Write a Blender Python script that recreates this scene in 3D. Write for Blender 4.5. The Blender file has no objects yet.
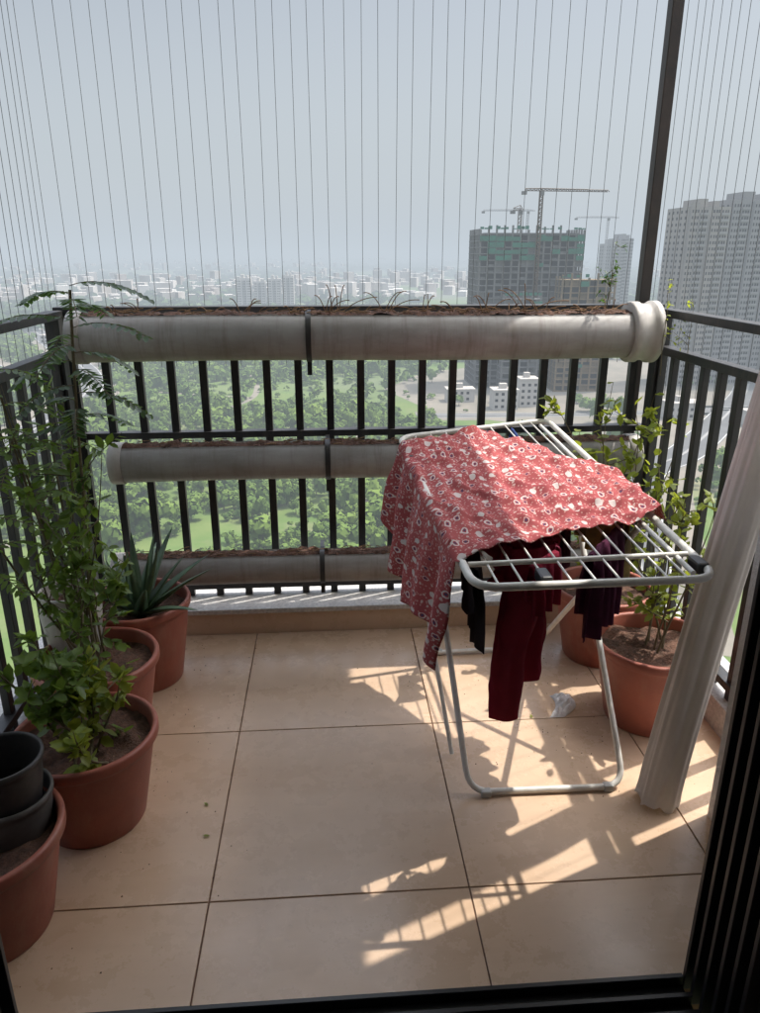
import bpy, bmesh, math, random
import numpy as np
from mathutils import Vector, Matrix, noise
random.seed(7); rng=np.random.default_rng(7)
scene=bpy.context.scene
COL=scene.collection
GZ=-70.0
# ------------------------------------------------------------------ helpers
def empty(name,loc=(0,0,0)):
    o=bpy.data.objects.new(name,None); o.location=loc; COL.objects.link(o); o.empty_display_size=.1; return o
def add(o,parent=None):
    COL.objects.link(o)
    if parent is not None:
        o.parent=parent; o.matrix_parent_inverse=Matrix.Translation(-parent.location)
    return o
def mesh_obj(name,verts,faces,mat,parent=None,smooth=False,uvs=None):
    me=bpy.data.meshes.new(name); me.from_pydata([tuple(v) for v in verts],[],faces); me.update()
    if smooth: me.polygons.foreach_set('use_smooth',[True]*len(me.polygons))
    if uvs is not None:
        ul=me.uv_layers.new(name='UVMap')
        for l in me.loops: ul.data[l.index].uv=uvs[l.vertex_index]
    me.materials.append(mat)
    return add(bpy.data.objects.new(name,me),parent)
def bevel(o,w=.003,seg=2):
    m=o.modifiers.new('bev','BEVEL'); m.width=w; m.segments=seg; m.limit_method='ANGLE'; return o
class MB:
    def __init__(s): s.v=[]; s.f=[]
    def box(s,x0,x1,y0,y1,z0,z1):
        n=len(s.v)
        s.v+=[(x0,y0,z0),(x1,y0,z0),(x1,y1,z0),(x0,y1,z0),(x0,y0,z1),(x1,y0,z1),(x1,y1,z1),(x0,y1,z1)]
        s.f+=[(n,n+3,n+2,n+1),(n+4,n+5,n+6,n+7),(n,n+1,n+5,n+4),(n+1,n+2,n+6,n+5),(n+2,n+3,n+7,n+6),(n+3,n,n+4,n+7)]
    def rbox(s,cx,cy,sx,sy,z0,z1,a):
        n=len(s.v); c,q=math.cos(a),math.sin(a)
        for z in (z0,z1):
            for dx,dy in ((-1,-1),(1,-1),(1,1),(-1,1)):
                X=dx*sx/2; Y=dy*sy/2; s.v.append((cx+X*c-Y*q,cy+X*q+Y*c,z))
        s.f+=[(n,n+3,n+2,n+1),(n+4,n+5,n+6,n+7),(n,n+1,n+5,n+4),(n+1,n+2,n+6,n+5),(n+2,n+3,n+7,n+6),(n+3,n,n+4,n+7)]
    def obj(s,name,mat,parent=None,bv=0):
        o=mesh_obj(name,s.v,s.f,mat,parent)
        if bv: bevel(o,bv)
        return o
def tubes(name,paths,r,mat,parent=None,smoothc=False,res=4,radii=None):
    cu=bpy.data.curves.new(name,'CURVE'); cu.dimensions='3D'; cu.bevel_depth=r; cu.bevel_resolution=res; cu.use_fill_caps=True
    for k,p in enumerate(paths):
        if smoothc:
            sp=cu.splines.new('NURBS'); sp.points.add(len(p)-1); sp.use_endpoint_u=True; sp.order_u=min(4,len(p)); sp.resolution_u=6
        else:
            sp=cu.splines.new('POLY'); sp.points.add(len(p)-1)
        for i,q in enumerate(p):
            sp.points[i].co=(q[0],q[1],q[2],1)
            if radii is not None: sp.points[i].radius=radii[k][i]
        sp.use_smooth=True
    cu.materials.append(mat)
    return add(bpy.data.objects.new(name,cu),parent)
def rounded(pts,r=.05,n=5,closed=False):
    P=[Vector(p) for p in pts]; out=[]; N=len(P)
    for i,p in enumerate(P):
        if not closed and i in (0,N-1): out.append(p); continue
        a=(P[i-1]-p); b=(P[(i+1)%N]-p); ra=min(r,a.length*.49); rb=min(r,b.length*.49)
        A=p+a.normalized()*ra; B=p+b.normalized()*rb
        for k in range(n+1):
            t=k/n; out.append(A*(1-t)**2+p*2*t*(1-t)+B*t*t)
    if closed: out.append(out[0].copy())
    return out
def lathe(name,prof,mat,parent=None,c=(0,0,0),seg=48,wob=0):
    v=[];f=[]
    for i,(r,z) in enumerate(prof):
        for k in range(seg):
            a=2*math.pi*k/seg; rr=r*(1+wob*math.sin(2*a+1))
            v.append((c[0]+rr*math.cos(a),c[1]+rr*math.sin(a),c[2]+z))
    for i in range(len(prof)-1):
        for k in range(seg):
            k2=(k+1)%seg; f.append((i*seg+k,i*seg+k2,(i+1)*seg+k2,(i+1)*seg+k))
    return mesh_obj(name,v,f,mat,parent,True)
# ------------------------------------------------------------------ materials
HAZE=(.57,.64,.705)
def mixrgb(nt,fac,a,b,bt='MIX'):
    m=nt.nodes.new('ShaderNodeMix'); m.data_type='RGBA'; m.blend_type=bt
    for idx,val in ((0,fac),(6,a),(7,b)):
        if isinstance(val,bpy.types.NodeSocket): nt.links.new(val,m.inputs[idx])
        elif idx==0: m.inputs[0].default_value=val
        else: m.inputs[idx].default_value=(*val[:3],1)
    return m.outputs[2]
def mth(nt,op,a,b=None):
    m=nt.nodes.new('ShaderNodeMath'); m.operation=op
    for i,v in enumerate((a,b)):
        if v is None: continue
        if isinstance(v,bpy.types.NodeSocket): nt.links.new(v,m.inputs[i])
        else: m.inputs[i].default_value=v
    return m.outputs[0]
def ramp(nt,src,p0,p1,o0=0,o1=1):
    m=nt.nodes.new('ShaderNodeMapRange'); nt.links.new(src,m.inputs[0]); m.inputs[1].default_value=p0; m.inputs[2].default_value=p1; m.inputs[3].default_value=o0; m.inputs[4].default_value=o1; return m.outputs[0]
def ntex(nt,scale,detail=5,rough=.6,map=None,coord='Object',kind='noise'):
    tc=nt.nodes.new('ShaderNodeTexCoord'); src=tc.outputs[coord]
    if map:
        mp=nt.nodes.new('ShaderNodeMapping'); mp.inputs['Scale'].default_value=map; nt.links.new(src,mp.inputs[0]); src=mp.outputs[0]
    if kind=='noise':
        n=nt.nodes.new('ShaderNodeTexNoise'); n.inputs['Detail'].default_value=detail; n.inputs['Roughness'].default_value=rough
    else:
        n=nt.nodes.new('ShaderNodeTexVoronoi')
    n.inputs['Scale'].default_value=scale; nt.links.new(src,n.inputs['Vector']); return n
def base_mat(name):
    m=bpy.data.materials.new(name); m.use_nodes=True; nt=m.node_tree
    return m,nt,nt.nodes['Principled BSDF'],nt.nodes['Material Output']
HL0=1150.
def paint_haze(nt,L=HL0):  # air haze painted into the material: flat glow blended in with distance
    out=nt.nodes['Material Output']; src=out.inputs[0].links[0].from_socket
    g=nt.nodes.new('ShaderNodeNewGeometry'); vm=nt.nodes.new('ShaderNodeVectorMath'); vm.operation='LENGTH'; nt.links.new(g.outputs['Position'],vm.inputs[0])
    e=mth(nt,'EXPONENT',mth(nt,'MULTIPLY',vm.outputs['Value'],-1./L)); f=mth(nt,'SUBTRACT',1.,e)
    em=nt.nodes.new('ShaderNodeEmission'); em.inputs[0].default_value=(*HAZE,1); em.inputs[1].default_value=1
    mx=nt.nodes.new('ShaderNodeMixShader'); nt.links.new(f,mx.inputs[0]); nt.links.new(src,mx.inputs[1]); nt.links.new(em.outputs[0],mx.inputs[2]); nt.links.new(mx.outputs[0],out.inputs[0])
def mat(name,c1,c2=None,scale=8,rough=.6,bump=0,bscale=60,metal=0,haze=False,lo=.35,hi=.65,map=None,spec=.5,transl=0,L=HL0,streak=None):
    m,nt,b,out=base_mat(name)
    c2=c2 or tuple(x*.75 for x in c1)
    n=ntex(nt,scale,6,.65,map)
    c=mixrgb(nt,ramp(nt,n.outputs[0],lo,hi),c1,c2)
    if streak:
        n4=ntex(nt,1.0,6,.7,streak[0]); c=mixrgb(nt,mth(nt,'MULTIPLY',ramp(nt,n4.outputs[0],.5,.7),streak[2]),c,streak[1])
    nt.links.new(c,b.inputs['Base Color'])
    b.inputs['Roughness'].default_value=rough; b.inputs['Metallic'].default_value=metal; b.inputs['Specular IOR Level'].default_value=spec
    if bump:
        n2=ntex(nt,bscale,5,.6); bp=nt.nodes.new('ShaderNodeBump'); bp.inputs['Strength'].default_value=bump; bp.inputs['Distance'].default_value=.01
        nt.links.new(n2.outputs[0],bp.inputs['Height']); nt.links.new(bp.outputs[0],b.inputs['Normal'])
    if transl:
        t=nt.nodes.new('ShaderNodeBsdfTranslucent'); t.inputs[0].default_value=(min(1,c1[0]*2.2),min(1,c1[1]*2.2),c1[2]*1.3,1)
        mx=nt.nodes.new('ShaderNodeMixShader'); mx.inputs[0].default_value=transl
        nt.links.new(b.outputs[0],mx.inputs[1]); nt.links.new(t.outputs[0],mx.inputs[2]); nt.links.new(mx.outputs[0],out.inputs[0])
    if haze: paint_haze(nt,L)
    return m
M_black=mat('black_painted_steel',(.014,.016,.020),(.026,.024,.024),12,.45,.05,80,streak=((30,30,6),(.09,.075,.06),.35))
M_frame=mat('black_aluminium',(.010,.010,.012),(.016,.016,.018),10,.38)
M_pvc=mat('grey_pvc',(.36,.345,.335),(.25,.235,.22),5,.55,.04,30,map=(1,3,3),streak=((26,2,3),(.15,.12,.10),.55))
M_cap=mat('pale_pvc',(.50,.48,.46),(.38,.35,.32),6,.5,streak=((14,14,4),(.22,.18,.15),.4))
M_soil=mat('dry_soil',(.15,.075,.05),(.055,.03,.02),45,.95,.9,120)
M_terra=mat('terracotta_plastic',(.35,.105,.068),(.27,.08,.055),7,.5,.08,40,streak=((9,9,3),(.36,.20,.14),.45))
M_dpot=mat('black_plastic',(.02,.02,.022),(.045,.04,.038),14,.5)
M_gpot=mat('dusty_grey_plastic',(.12,.11,.105),(.07,.065,.06),14,.6)
M_white=mat('white_enamel',(.74,.73,.70),(.60,.57,.52),20,.35)
M_wire=mat('steel_wire',(.17,.18,.19),(.12,.12,.13),10,.5)
M_post=mat('brown_black_post',(.025,.02,.019),(.045,.03,.026),9,.5)
M_granite=mat('white_granite_sill',(.62,.60,.57),(.38,.37,.36),90,.4,.03,100)
M_wall=mat('textured_plaster',(.74,.73,.72),(.62,.60,.59),10,.9,1.0,130)
M_inwall=mat('interior_paint',(.74,.69,.67),(.70,.65,.63),3,.8)
M_ceil=mat('ceiling_paint',(.80,.77,.73),(.74,.71,.68),2,.9)
M_leaf=mat('leaf_green',(.12,.18,.035),(.05,.10,.022),14,.45,transl=.35,lo=.3,hi=.7)
M_leafy=mat('leaf_yellow_green',(.23,.26,.04),(.09,.14,.025),12,.45,transl=.4,lo=.3,hi=.7)
M_leafd=mat('leaf_dark_green',(.05,.10,.025),(.03,.06,.018),14,.4,transl=.25)
M_aloe=mat('aloe_flesh',(.09,.15,.07),(.05,.09,.05),20,.4)
M_bark=mat('stem_bark',(.17,.14,.08),(.10,.08,.045),30,.8,.3,90)
M_dry=mat('dry_twig',(.30,.18,.09),(.15,.08,.04),30,.8)
M_blackplastic=mat('hinge_plastic',(.015,.015,.018),(.02,.02,.02),8,.4)
def tile_mat():
    m,nt,b,out=base_mat('glazed_beige_tile')
    n=ntex(nt,2.2,8,.6,(1.0,5.5,1)); n.inputs['Distortion'].default_value=.6
    n2=ntex(nt,1.3,4,.6); n3=ntex(nt,38,4,.7); n5=ntex(nt,6,7,.75)
    c=mixrgb(nt,ramp(nt,n.outputs[0],.3,.7),(.62,.445,.31),(.53,.365,.245))
    c=mixrgb(nt,ramp(nt,n2.outputs[0],.35,.75),c,(.60,.44,.32))
    f=mth(nt,'MULTIPLY',ramp(nt,n3.outputs[0],.60,.75),.30)
    c=mixrgb(nt,f,c,(.38,.26,.18))
    c=mixrgb(nt,mth(nt,'MULTIPLY',ramp(nt,n5.outputs[0],.58,.76),.18),c,(.42,.32,.25))
    nt.links.new(c,b.inputs['Base Color'])
    nt.links.new(ramp(nt,n5.outputs[0],.3,.7,.20,.36),b.inputs['Roughness'])
    return m
M_tile=tile_mat()
M_grout=mat('brown_grout',(.20,.11,.07),(.13,.075,.05),30,.9)
# ------------------------------------------------------------------ world, sun
S=Vector((.46,.185,1)).normalized()
elev=math.asin(S.z); azi=math.atan2(S.x,S.y)
w=bpy.data.worlds.new('World'); scene.world=w; w.use_nodes=True; wn=w.node_tree
bg=wn.nodes['Background']; sk=wn.nodes.new('ShaderNodeTexSky'); sk.sky_type='NISHITA'; sk.sun_disc=False
sk.sun_elevation=elev; sk.sun_rotation=azi; sk.air_density=1.2; sk.dust_density=3.0; sk.ozone_density=1.0; sk.altitude=50
hs=wn.nodes.new('ShaderNodeHueSaturation'); hs.inputs['Saturation'].default_value=.5; wn.links.new(sk.outputs[0],hs.inputs['Color'])
BGS=.12
tc=wn.nodes.new('ShaderNodeTexCoord'); sp=wn.nodes.new('ShaderNodeSeparateXYZ'); wn.links.new(tc.outputs['Generated'],sp.inputs[0])
hz=ramp(wn,sp.outputs[2],.0,.42,1,0)
hcol=mixrgb(wn,ramp(wn,sp.outputs[2],0,.16),tuple(c/BGS for c in HAZE),tuple(c/BGS for c in (.60,.665,.725)))
sky1=mixrgb(wn,hz,hs.outputs[0],hcol)
fill_gain=ramp(wn,sp.outputs[2],.30,.70,1.0,4.4)  # sky above the view brightened as added fill for the shaded balcony
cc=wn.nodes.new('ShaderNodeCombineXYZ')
for i in range(3): wn.links.new(fill_gain,cc.inputs[i])
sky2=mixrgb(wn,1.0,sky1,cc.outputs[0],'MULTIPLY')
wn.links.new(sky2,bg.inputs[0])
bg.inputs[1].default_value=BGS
sl=bpy.data.lights.new('sun','SUN'); sl.energy=5; sl.angle=math.radians(.5); sl.color=(1,.95,.86)
so=bpy.data.objects.new('sun',sl); COL.objects.link(so); so.rotation_euler=S.to_track_quat('Z','Y').to_euler(); so.location=(5,3,10)
scene.view_settings.view_transform='Standard'; scene.view_settings.look='None'; scene.view_settings.exposure=0
# ------------------------------------------------------------------ camera
cd=bpy.data.cameras.new('camera'); cam=bpy.data.objects.new('camera',cd); COL.objects.link(cam); scene.camera=cam
cam.location=(0,0,1.4); cam.rotation_euler=(math.radians(90-19.2),0,math.radians(-4.0))
cd.sensor_fit='VERTICAL'; cd.sensor_height=36; cd.lens=730/1013*36; cd.clip_start=.02; cd.clip_end=60000
# ------------------------------------------------------------------ balcony shell
fl=empty('tiled_floor')
mb=MB(); mb.box(-1.0,1.3,1.04,2.56,-.20,-.004); mb.obj('grout_bed',M_grout,fl)
mb=MB()
g=.0018
for xa in [-1.5,-.9,-.3,.3,.9]:
    for ya,yb in ((1.04,1.30),(1.30,1.93),(1.93,2.55)):
        x0=max(xa,-1.0)+g; x1=min(xa+.6,1.3)-g
        if x1-x0>.02: mb.box(x0,x1,ya+g,yb-g,-.01,0)
mb.obj('tiles',M_tile,fl,.0012)
mb=MB(); mb.box(-3,3,-3,.86,-.2,-.002); mb.obj('interior_floor',M_tile)
kb=empty('balcony_kerb')
mb=MB(); mb.box(-1.0,1.3,2.55,2.84,-.2,.086); mb.obj('riser',M_tile,kb,.002)
mb=MB(); mb.box(-1.0,1.3,2.54,2.86,.088,.108); mb.obj('sill',M_granite,kb,.003)
mb=MB(); mb.box(-1.05,-.89,1.045,2.538,-.19,.10); mb.obj('side_kerb',M_granite,kb,.003)
mb=MB(); mb.box(1.165,1.32,1.52,2.538,-.19,.10); mb.obj('side_kerb_b',M_granite,kb,.003)
mb=MB(); mb.box(-3,3,-3,1.04,2.8,2.98); mb.box(-1.05,1.34,1.041,2.90,2.8,2.98); mb.obj('ceiling_slab',M_ceil)
fw=empty('balcony_wall')
mb=MB(); mb.box(.745,3,.86,1.04,-.2,2.798); mb.box(-3,-.695,.86,1.04,-.2,2.798); mb.box(-.695,.745,.86,1.04,2.35,2.798); mb.obj('door_wall',M_wall,fw)
mb=MB(); mb.box(.968,1.32,1.042,1.49,-.2,2.797); mb.obj('side_wall',M_wall,fw,.006)
rw=empty('interior_room')
mb=MB(); mb.box(-3,3,-3.1,-3,-.2,2.79); mb.box(-3.1,-3,-3,.85,-.2,2.79); mb.box(3,3.1,-3,.85,-.2,2.79); mb.box(.747,2.99,.845,.858,0,2.79); mb.box(-2.99,-.697,.845,.858,0,2.79); mb.obj('painted_walls',M_inwall,rw)
df=empty('sliding_door_frame')
mb=MB()
mb.box(.705,.743,.845,1.035,0,2.34)
for y in (.85,.885,.92,.955,.99,1.022): mb.box(.682,.7045,y,y+.010,.0,2.34)
mb.box(-.693,-.635,.86,1.035,0,2.34)
for y in (.87,.92,.97,1.02): mb.box(-.6345,-.610,y,y+.010,0,2.34)
mb.box(-.634,.6815,.845,1.04,-.02,.006)
for y in (.85,.90,.95,.985,1.025): mb.box(-.609,.6815,y,y+.010,.0062,.030)
mb.box(-.69,.74,.865,1.03,2.341,2.349)
mb.obj('frame_profiles',M_frame,df,.0012)
mb=MB(); mb.box(.712,.742,.78,.842,.02,2.3); mb.obj('door_stile',M_frame,df,.003)
# ------------------------------------------------------------------ railings
rl=empty('front_railing')
mb=MB(); mb.box(-.94,1.22,2.655,2.715,1.195,1.222); mb.box(-.92,1.20,2.67,2.70,.135,.165); mb.box(-.92,1.2,2.665,2.705,.752,.776); mb.obj('rails',M_black,rl,.002)
mb=MB(); x=-.905
while x<1.19:
    mb.box(x-.0135,x+.0135,2.672,2.698,.108,1.195); x+=.1135
mb.obj('balusters',M_black,rl,.0015)
for X,y0,nm in ((-.93,1.05,'side_railing'),(1.205,1.495,'side_railing')):
    sr=empty(nm)
    mb=MB(); mb.box(X-.025,X+.025,y0,2.652,1.185,1.212); mb.box(X-.02,X+.02,y0,2.652,1.055,1.083); mb.box(X-.02,X+.02,y0,2.652,.135,.16); mb.obj('rails',M_black,sr,.002)
    mb=MB(); y=2.60
    while y>y0+.02:
        mb.box(X-.011,X+.011,y-.014,y+.014,.10,1.056); y-=.108
    mb.box(X-.024,X+.024,2.60,2.65,.108,1.186)
    mb.obj('balusters',M_black,sr,.0015)
pt=empty('net_post')
mb=MB(); mb.box(1.150,1.190,2.72,2.765,.108,2.8); mb.obj('post',M_post,pt,.003)
# ------------------------------------------------------------------ safety net wires
paths=[]
x=-.96
while x<1.24:
    j=random.uniform(-.004,.004); paths.append([(x+j,2.775,1.0),(x+j+random.uniform(-.012,.012),2.775,2.8)]); x+=.0575
for X in (-.965,1.235):
    y=2.72
    while y>(1.05 if X<0 else 1.52):
        paths.append([(X,y,.9),(X,y+random.uniform(-.012,.012),2.8)]); y-=.0575
net=tubes('safety_net_wires',paths,.00095,M_wire,None,res=1)
# ------------------------------------------------------------------ pipe planters
def planter(z,r,x0,x1,name,open_half=30,yc=2.56):
    e=empty(name,(0,yc,z)); v=[];f=[];n=30
    a0=math.radians(90+open_half); a1=math.radians(90+360-open_half)
    xs=np.linspace(x0,x1,60)
    for ri in (r,r-.006):
        for X in xs:
            sag=.003*math.sin((X-x0)/(x1-x0)*math.pi*2)
            for k in range(n+1):
                wv=math.radians(3.5*noise.noise(Vector((X*7,z,k//16))))*(1 if k in(0,n) else 0)
                a=a0+(a1-a0)*k/n+wv; v.append((X,yc+ri*math.cos(a),z+sag+ri*math.sin(a)))
    N=n+1; off=len(xs)*N
    for i in range(len(xs)-1):
        for k in range(n):
            A=i*N+k; f.append((A,A+N,A+N+1,A+1)); A+=off; f.append((A,A+1,A+N+1,A+N))
        for k in (0,n):
            A=i*N+k; f.append((A,A+off,A+off+N,A+N) if k else (A,A+N,A+off+N,A+off))
    for i in (0,len(xs)-1):
        for k in range(n):
            A=i*N+k; f.append((A,A+1,A+off+1,A+off))
    mesh_obj('cut_pipe',v,f,M_pvc,e,True)
    v=[];f=[];nx=300;ny=9; hw=r*math.sin(math.radians(open_half))*1.1
    for i in range(nx):
        X=x0+.01+(x1-x0-.02)*i/(nx-1)
        for j in range(ny):
            t=j/(ny-1)*2-1; h=.009*(1-t*t)+.013*noise.noise(Vector((X*14,t*2,z*5)))+.009*noise.noise(Vector((X*60,t*6,z)))
            v.append((X,yc+t*hw,z+r*math.cos(math.radians(open_half))-.003+h))
    for i in range(nx-1):
        for j in range(ny-1):
            A=i*ny+j; f.append((A,A+ny,A+ny+1,A+1))
    mesh_obj('soil',v,f,M_soil,e,True)
    for X,s in ((x0,-1),(x1,1)):
        v=[];f=[];m=36;prof=((0,-.014),(r+.002,-.014),(r+.005,-.010),(r+.005,.03),(r+.001,.032))
        for (rr,dx) in prof:
            for k in range(m):
                a=2*math.pi*k/m; v.append((X-s*dx,yc+rr*math.cos(a),z+rr*math.sin(a)))
        for i in range(len(prof)-1):
            for k in range(m): f.append((i*m+k,i*m+(k+1)%m,(i+1)*m+(k+1)%m,(i+1)*m+k))
        mesh_obj('end_cap',v,f,M_pvc if (z>1 and s<0) else M_cap,e,True)
    for X in ((x0+x1)/2-.19,):
        v=[];f=[];m=40
        for dx in (-.009,.009):
            for k in range(m):
                a=2*math.pi*k/m; v.append((X+dx,yc+(r+.004)*math.cos(a),z+(r+.004)*math.sin(a)))
        for k in range(m): f.append((k,(k+1)%m,m+(k+1)%m,m+k))
        mesh_obj('strap',v,f,M_black,e,True)
        mb=MB(); mb.box(X-.008,X+.008,yc+r*.6,2.67,z+r-.01,z+r-.004); mb.box(X-.008,X+.008,yc-.004,yc+.004,z-r-.05,z-r-.005); mb.obj('bracket',M_black,e)
    return e
p1=planter(1.130,.083,-.84,1.09,'pipe_planter')
planter(.692,.070,-.76,1.12,'pipe_planter')
planter(.275,.064,-.80,1.10,'pipe_planter')
v=[];f=[];m=48
prof=((.05,1.085),(.101,1.085),(.104,1.09),(.104,1.115),(.097,1.12),(.097,1.155),(.106,1.16),(.106,1.182),(.098,1.184),(.092,1.182),(.092,1.12),(0,1.118))
for rr,X in prof:
    for k in range(m):
        a=2*math.pi*k/m; v.append((X-.038,2.56+rr*math.cos(a),1.135+rr*math.sin(a)))
for i in range(len(prof)-1):
    for k in range(m): f.append((i*m+k,i*m+(k+1)%m,(i+1)*m+(k+1)%m,(i+1)*m+k))
mesh_obj('pipe_coupling',v,f,M_cap,p1,True)
tw=[];
for X,h in ((-.70,.05),(-.62,.07),(-.40,.05),(-.28,.07),(-.12,.05),(.0,.08),(.03,.11),(.19,.10),(.26,.05),(.33,.08),(.45,.065),(.50,.05),(.55,.08),(.62,.05),(.68,.11),(.74,.07),(.90,.05),(.98,.06)):
    for k in range(4):
        a=random.uniform(-1.1,1.1); b=Vector((X+random.uniform(-.015,.015),2.56,1.19))
        q=b+Vector((math.sin(a)*h,random.uniform(-.02,.02),math.cos(a)*h)); q2=q+Vector((math.sin(a)*h*.6,random.uniform(-.02,.02),-.01*random.random()))
        tw.append([b,(b+q)/2+Vector((0,0,.008)),q,q2])
for k in range(260):
    zc,r_=random.choice(((1.130,.083),(1.130,.083),(.692,.07),(.275,.064))); X=random.uniform(-.75,1.0); a=random.uniform(-.6,.6); L=random.uniform(.015,.05)
    b=Vector((X,2.56+random.uniform(-.04,.03),zc+r_*.9+random.uniform(.0,.010))); q=b+Vector((math.cos(a)*L,math.sin(a)*L*.6,random.uniform(-.006,.014)))
    tw.append([b,(b+q)/2+Vector((0,0,.004)),q])
tubes('dry_seedlings',tw,.0016,M_dry,None,True,res=1)
# ------------------------------------------------------------------ leaves
def leaf_mesh(name,leaves,m,parent=None):
    v=[];f=[]
    for p,d,n,L,W in leaves:
        d=d.normalized(); s=d.cross(n)
        if s.length<1e-4: s=d.cross(Vector((1,0,.2)))
        s.normalize(); n=s.cross(d); k=len(v); dr=n*(L*random.uniform(-.05,.22))
        v+=[p,p+d*.3*L+s*.42*W+n*.06*W,p+d*.3*L-s*.42*W+n*.06*W,p+d*.68*L+s*.38*W-dr*.4,p+d*.68*L-s*.38*W-dr*.4,p+d*L-dr,p+d*.3*L-n*.08*W,p+d*.68*L-dr*.4-n*.12*W]
        f+=[(k,k+1,k+6),(k,k+6,k+2),(k+1,k+3,k+7,k+6),(k+6,k+7,k+4,k+2),(k+3,k+5,k+7),(k+7,k+5,k+4)]
    return mesh_obj(name,v,f,m,parent,True)
def rv(): 
    return Vector((random.gauss(0,1),random.gauss(0,1),random.gauss(0,1))).normalized()
def shrub(name,base,height,spread,nst,lf,lw,m,lean=(0,0),rs=.004,dens=1.0,nbr=7):
    e=empty(name,base); st=[];rad=[];lv=[]
    B=Vector(base)
    def walk(p,d,L,n,wig,up):
        pts=[p.copy()]; 
        for i in range(n):
            d=(d+rv()*wig+Vector((0,0,up))).normalized(); p=p+d*L/n; pts.append(p.copy())
        return pts,d
    for s in range(nst):
        a=random.uniform(0,6.28); h=height*random.uniform(.6,1.0)
        d=Vector((math.cos(a)*spread+lean[0],math.sin(a)*spread+lean[1],1)).normalized()
        pts,_=walk(B+Vector((random.uniform(-.05,.05),random.uniform(-.05,.05),0)),d,h,10,.13,.03)
        st.append(pts); rad.append([1-.08*i for i in range(len(pts))])
        for b in range(int(nbr)):
            i=random.randint(2,9); q=pts[i]; L=h*random.uniform(.14,.34)*(1.25-i/12)
            d2=(rv()*.9+Vector((0,0,.55))); bp,_=walk(q,d2,L,5,.22,.0)
            st.append(bp); rad.append([.5-.06*k for k in range(len(bp))])
            for k in range(1,len(bp)):
                for r_ in range(int(2*dens+random.random())):
                    t=random.random(); pp=bp[k-1].lerp(bp[k],t); dd=(bp[k]-bp[k-1]).normalized()
                    ld=(dd*.5+rv()*.9+Vector((0,0,-.12))); ll=lf*random.uniform(.55,1.15)
                    lv.append((pp,ld,Vector((0,0,1))+rv()*.5,ll,lw*ll/lf))
        for i in range(3,len(pts)):
            if random.random()<.7*dens:
                ld=rv()+Vector((0,0,.1)); lv.append((pts[i],ld,Vector((0,0,1))+rv()*.4,lf,lw))
    tubes('stems',st,rs,M_bark,e,False,res=2,radii=rad)
    leaf_mesh('leaves',lv,m,e)
    return e
def pinnate(stemname,parent,fronds,lf=.035,lw=.014,m=None):
    paths=[];lv=[]
    for p,d,L,n in fronds:
        p=Vector(p); d=Vector(d).normalized(); pts=[p.copy()]; N=10
        for i in range(N):
            d=(d+Vector((0,0,-.10))+rv()*.04).normalized(); p=p+d*L/N; pts.append(p.copy())
        paths.append(pts)
        for i in range(n):
            t=.15+.85*i/(n-1); k=min(N-1,int(t*N)); q=pts[k].lerp(pts[k+1],t*N-k) if k<N else pts[-1]
            dd=(pts[k+1]-pts[k]).normalized(); side=dd.cross(Vector((0,0,1))).normalized()
            for s in (1,-1):
                ll=lf*(1-.45*abs(t-.45))*random.uniform(.85,1.1)
                lv.append((q,(side*s+dd*.45+Vector((0,0,-.15))+rv()*.12),Vector((0,0,1))+rv()*.2,ll,lw))
    tubes(stemname,paths,.0012,M_bark,parent,False,res=1)
    leaf_mesh('leaflets',lv,m or M_leafd,parent)
# ------------------------------------------------------------------ pots
def pot(name,c,R,H,rim=.028,m=None,soil=True,rb=.68,z=0):
    e=empty(name,(c[0],c[1],z)); m=m or M_terra
    prof=[(0,.004),(R*rb*.9,.004),(R*rb*.93,0),(R*rb,0),(R*rb+.003,.006),(R*(rb+.11),H*.35),(R*(rb+.2),H*.68),(R*.925,H-rim-.016),(R*.93,H-rim-.006),(R*.985,H-rim),(R,H-rim+.005),(R*1.0,H-.006),(R*.985,H),(R*.93,H),(R*.915,H-.006),(R*.90,H-.05),(R*.80,H*.5)]
    lathe('pot_body',prof,m,e,(c[0],c[1],z),64,wob=.006)
    if soil:
        v=[(c[0],c[1],z+H-.04)];f=[];seg=48;rings=12
        for i in range(1,rings+1):
            for k in range(seg):
                a=2*math.pi*k/seg; r=R*.9*i/rings; x=c[0]+r*math.cos(a); y=c[1]+r*math.sin(a)
                h=.018*noise.noise(Vector((x*16,y*16,z)))+.010*noise.noise(Vector((x*55,y*55,1)))+.004*noise.noise(Vector((x*140,y*140,1)))
                v.append((x,y,z+H-.042+h))
        for k in range(seg): f.append((0,1+k,1+(k+1)%seg))
        for i in range(rings-1):
            for k in range(seg):
                A=1+i*seg; f.append((A+k,A+seg+k,A+seg+(k+1)%seg,A+(k+1)%seg))
        mesh_obj('potting_soil',v,f,M_soil,e,True)
    return e
pot('terracotta_pot',(-.635,1.60),.178,.262)
pot('terracotta_pot',(-.700,1.93),.178,.285)
pot('terracotta_pot',(-.655,2.27),.168,.300,rb=.70)
pot('terracotta_pot',(-.765,1.275),.178,.255)
pot('terracotta_pot',(.985,1.93),.182,.275)
pot('terracotta_pot',(.965,2.32),.175,.275)
pot('nursery_pot',(-.715,1.335),.088,.17,rim=.014,m=M_dpot,soil=False,rb=.7,z=.225)
pot('nursery_pot',(-.712,1.340),.090,.15,rim=.014,m=M_gpot,soil=False,rb=.72,z=.15)
pot('white_planter_tub',(-.80,2.06),.085,.22,rim=.012,m=M_cap,soil=True,rb=.85,z=.22)
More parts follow.
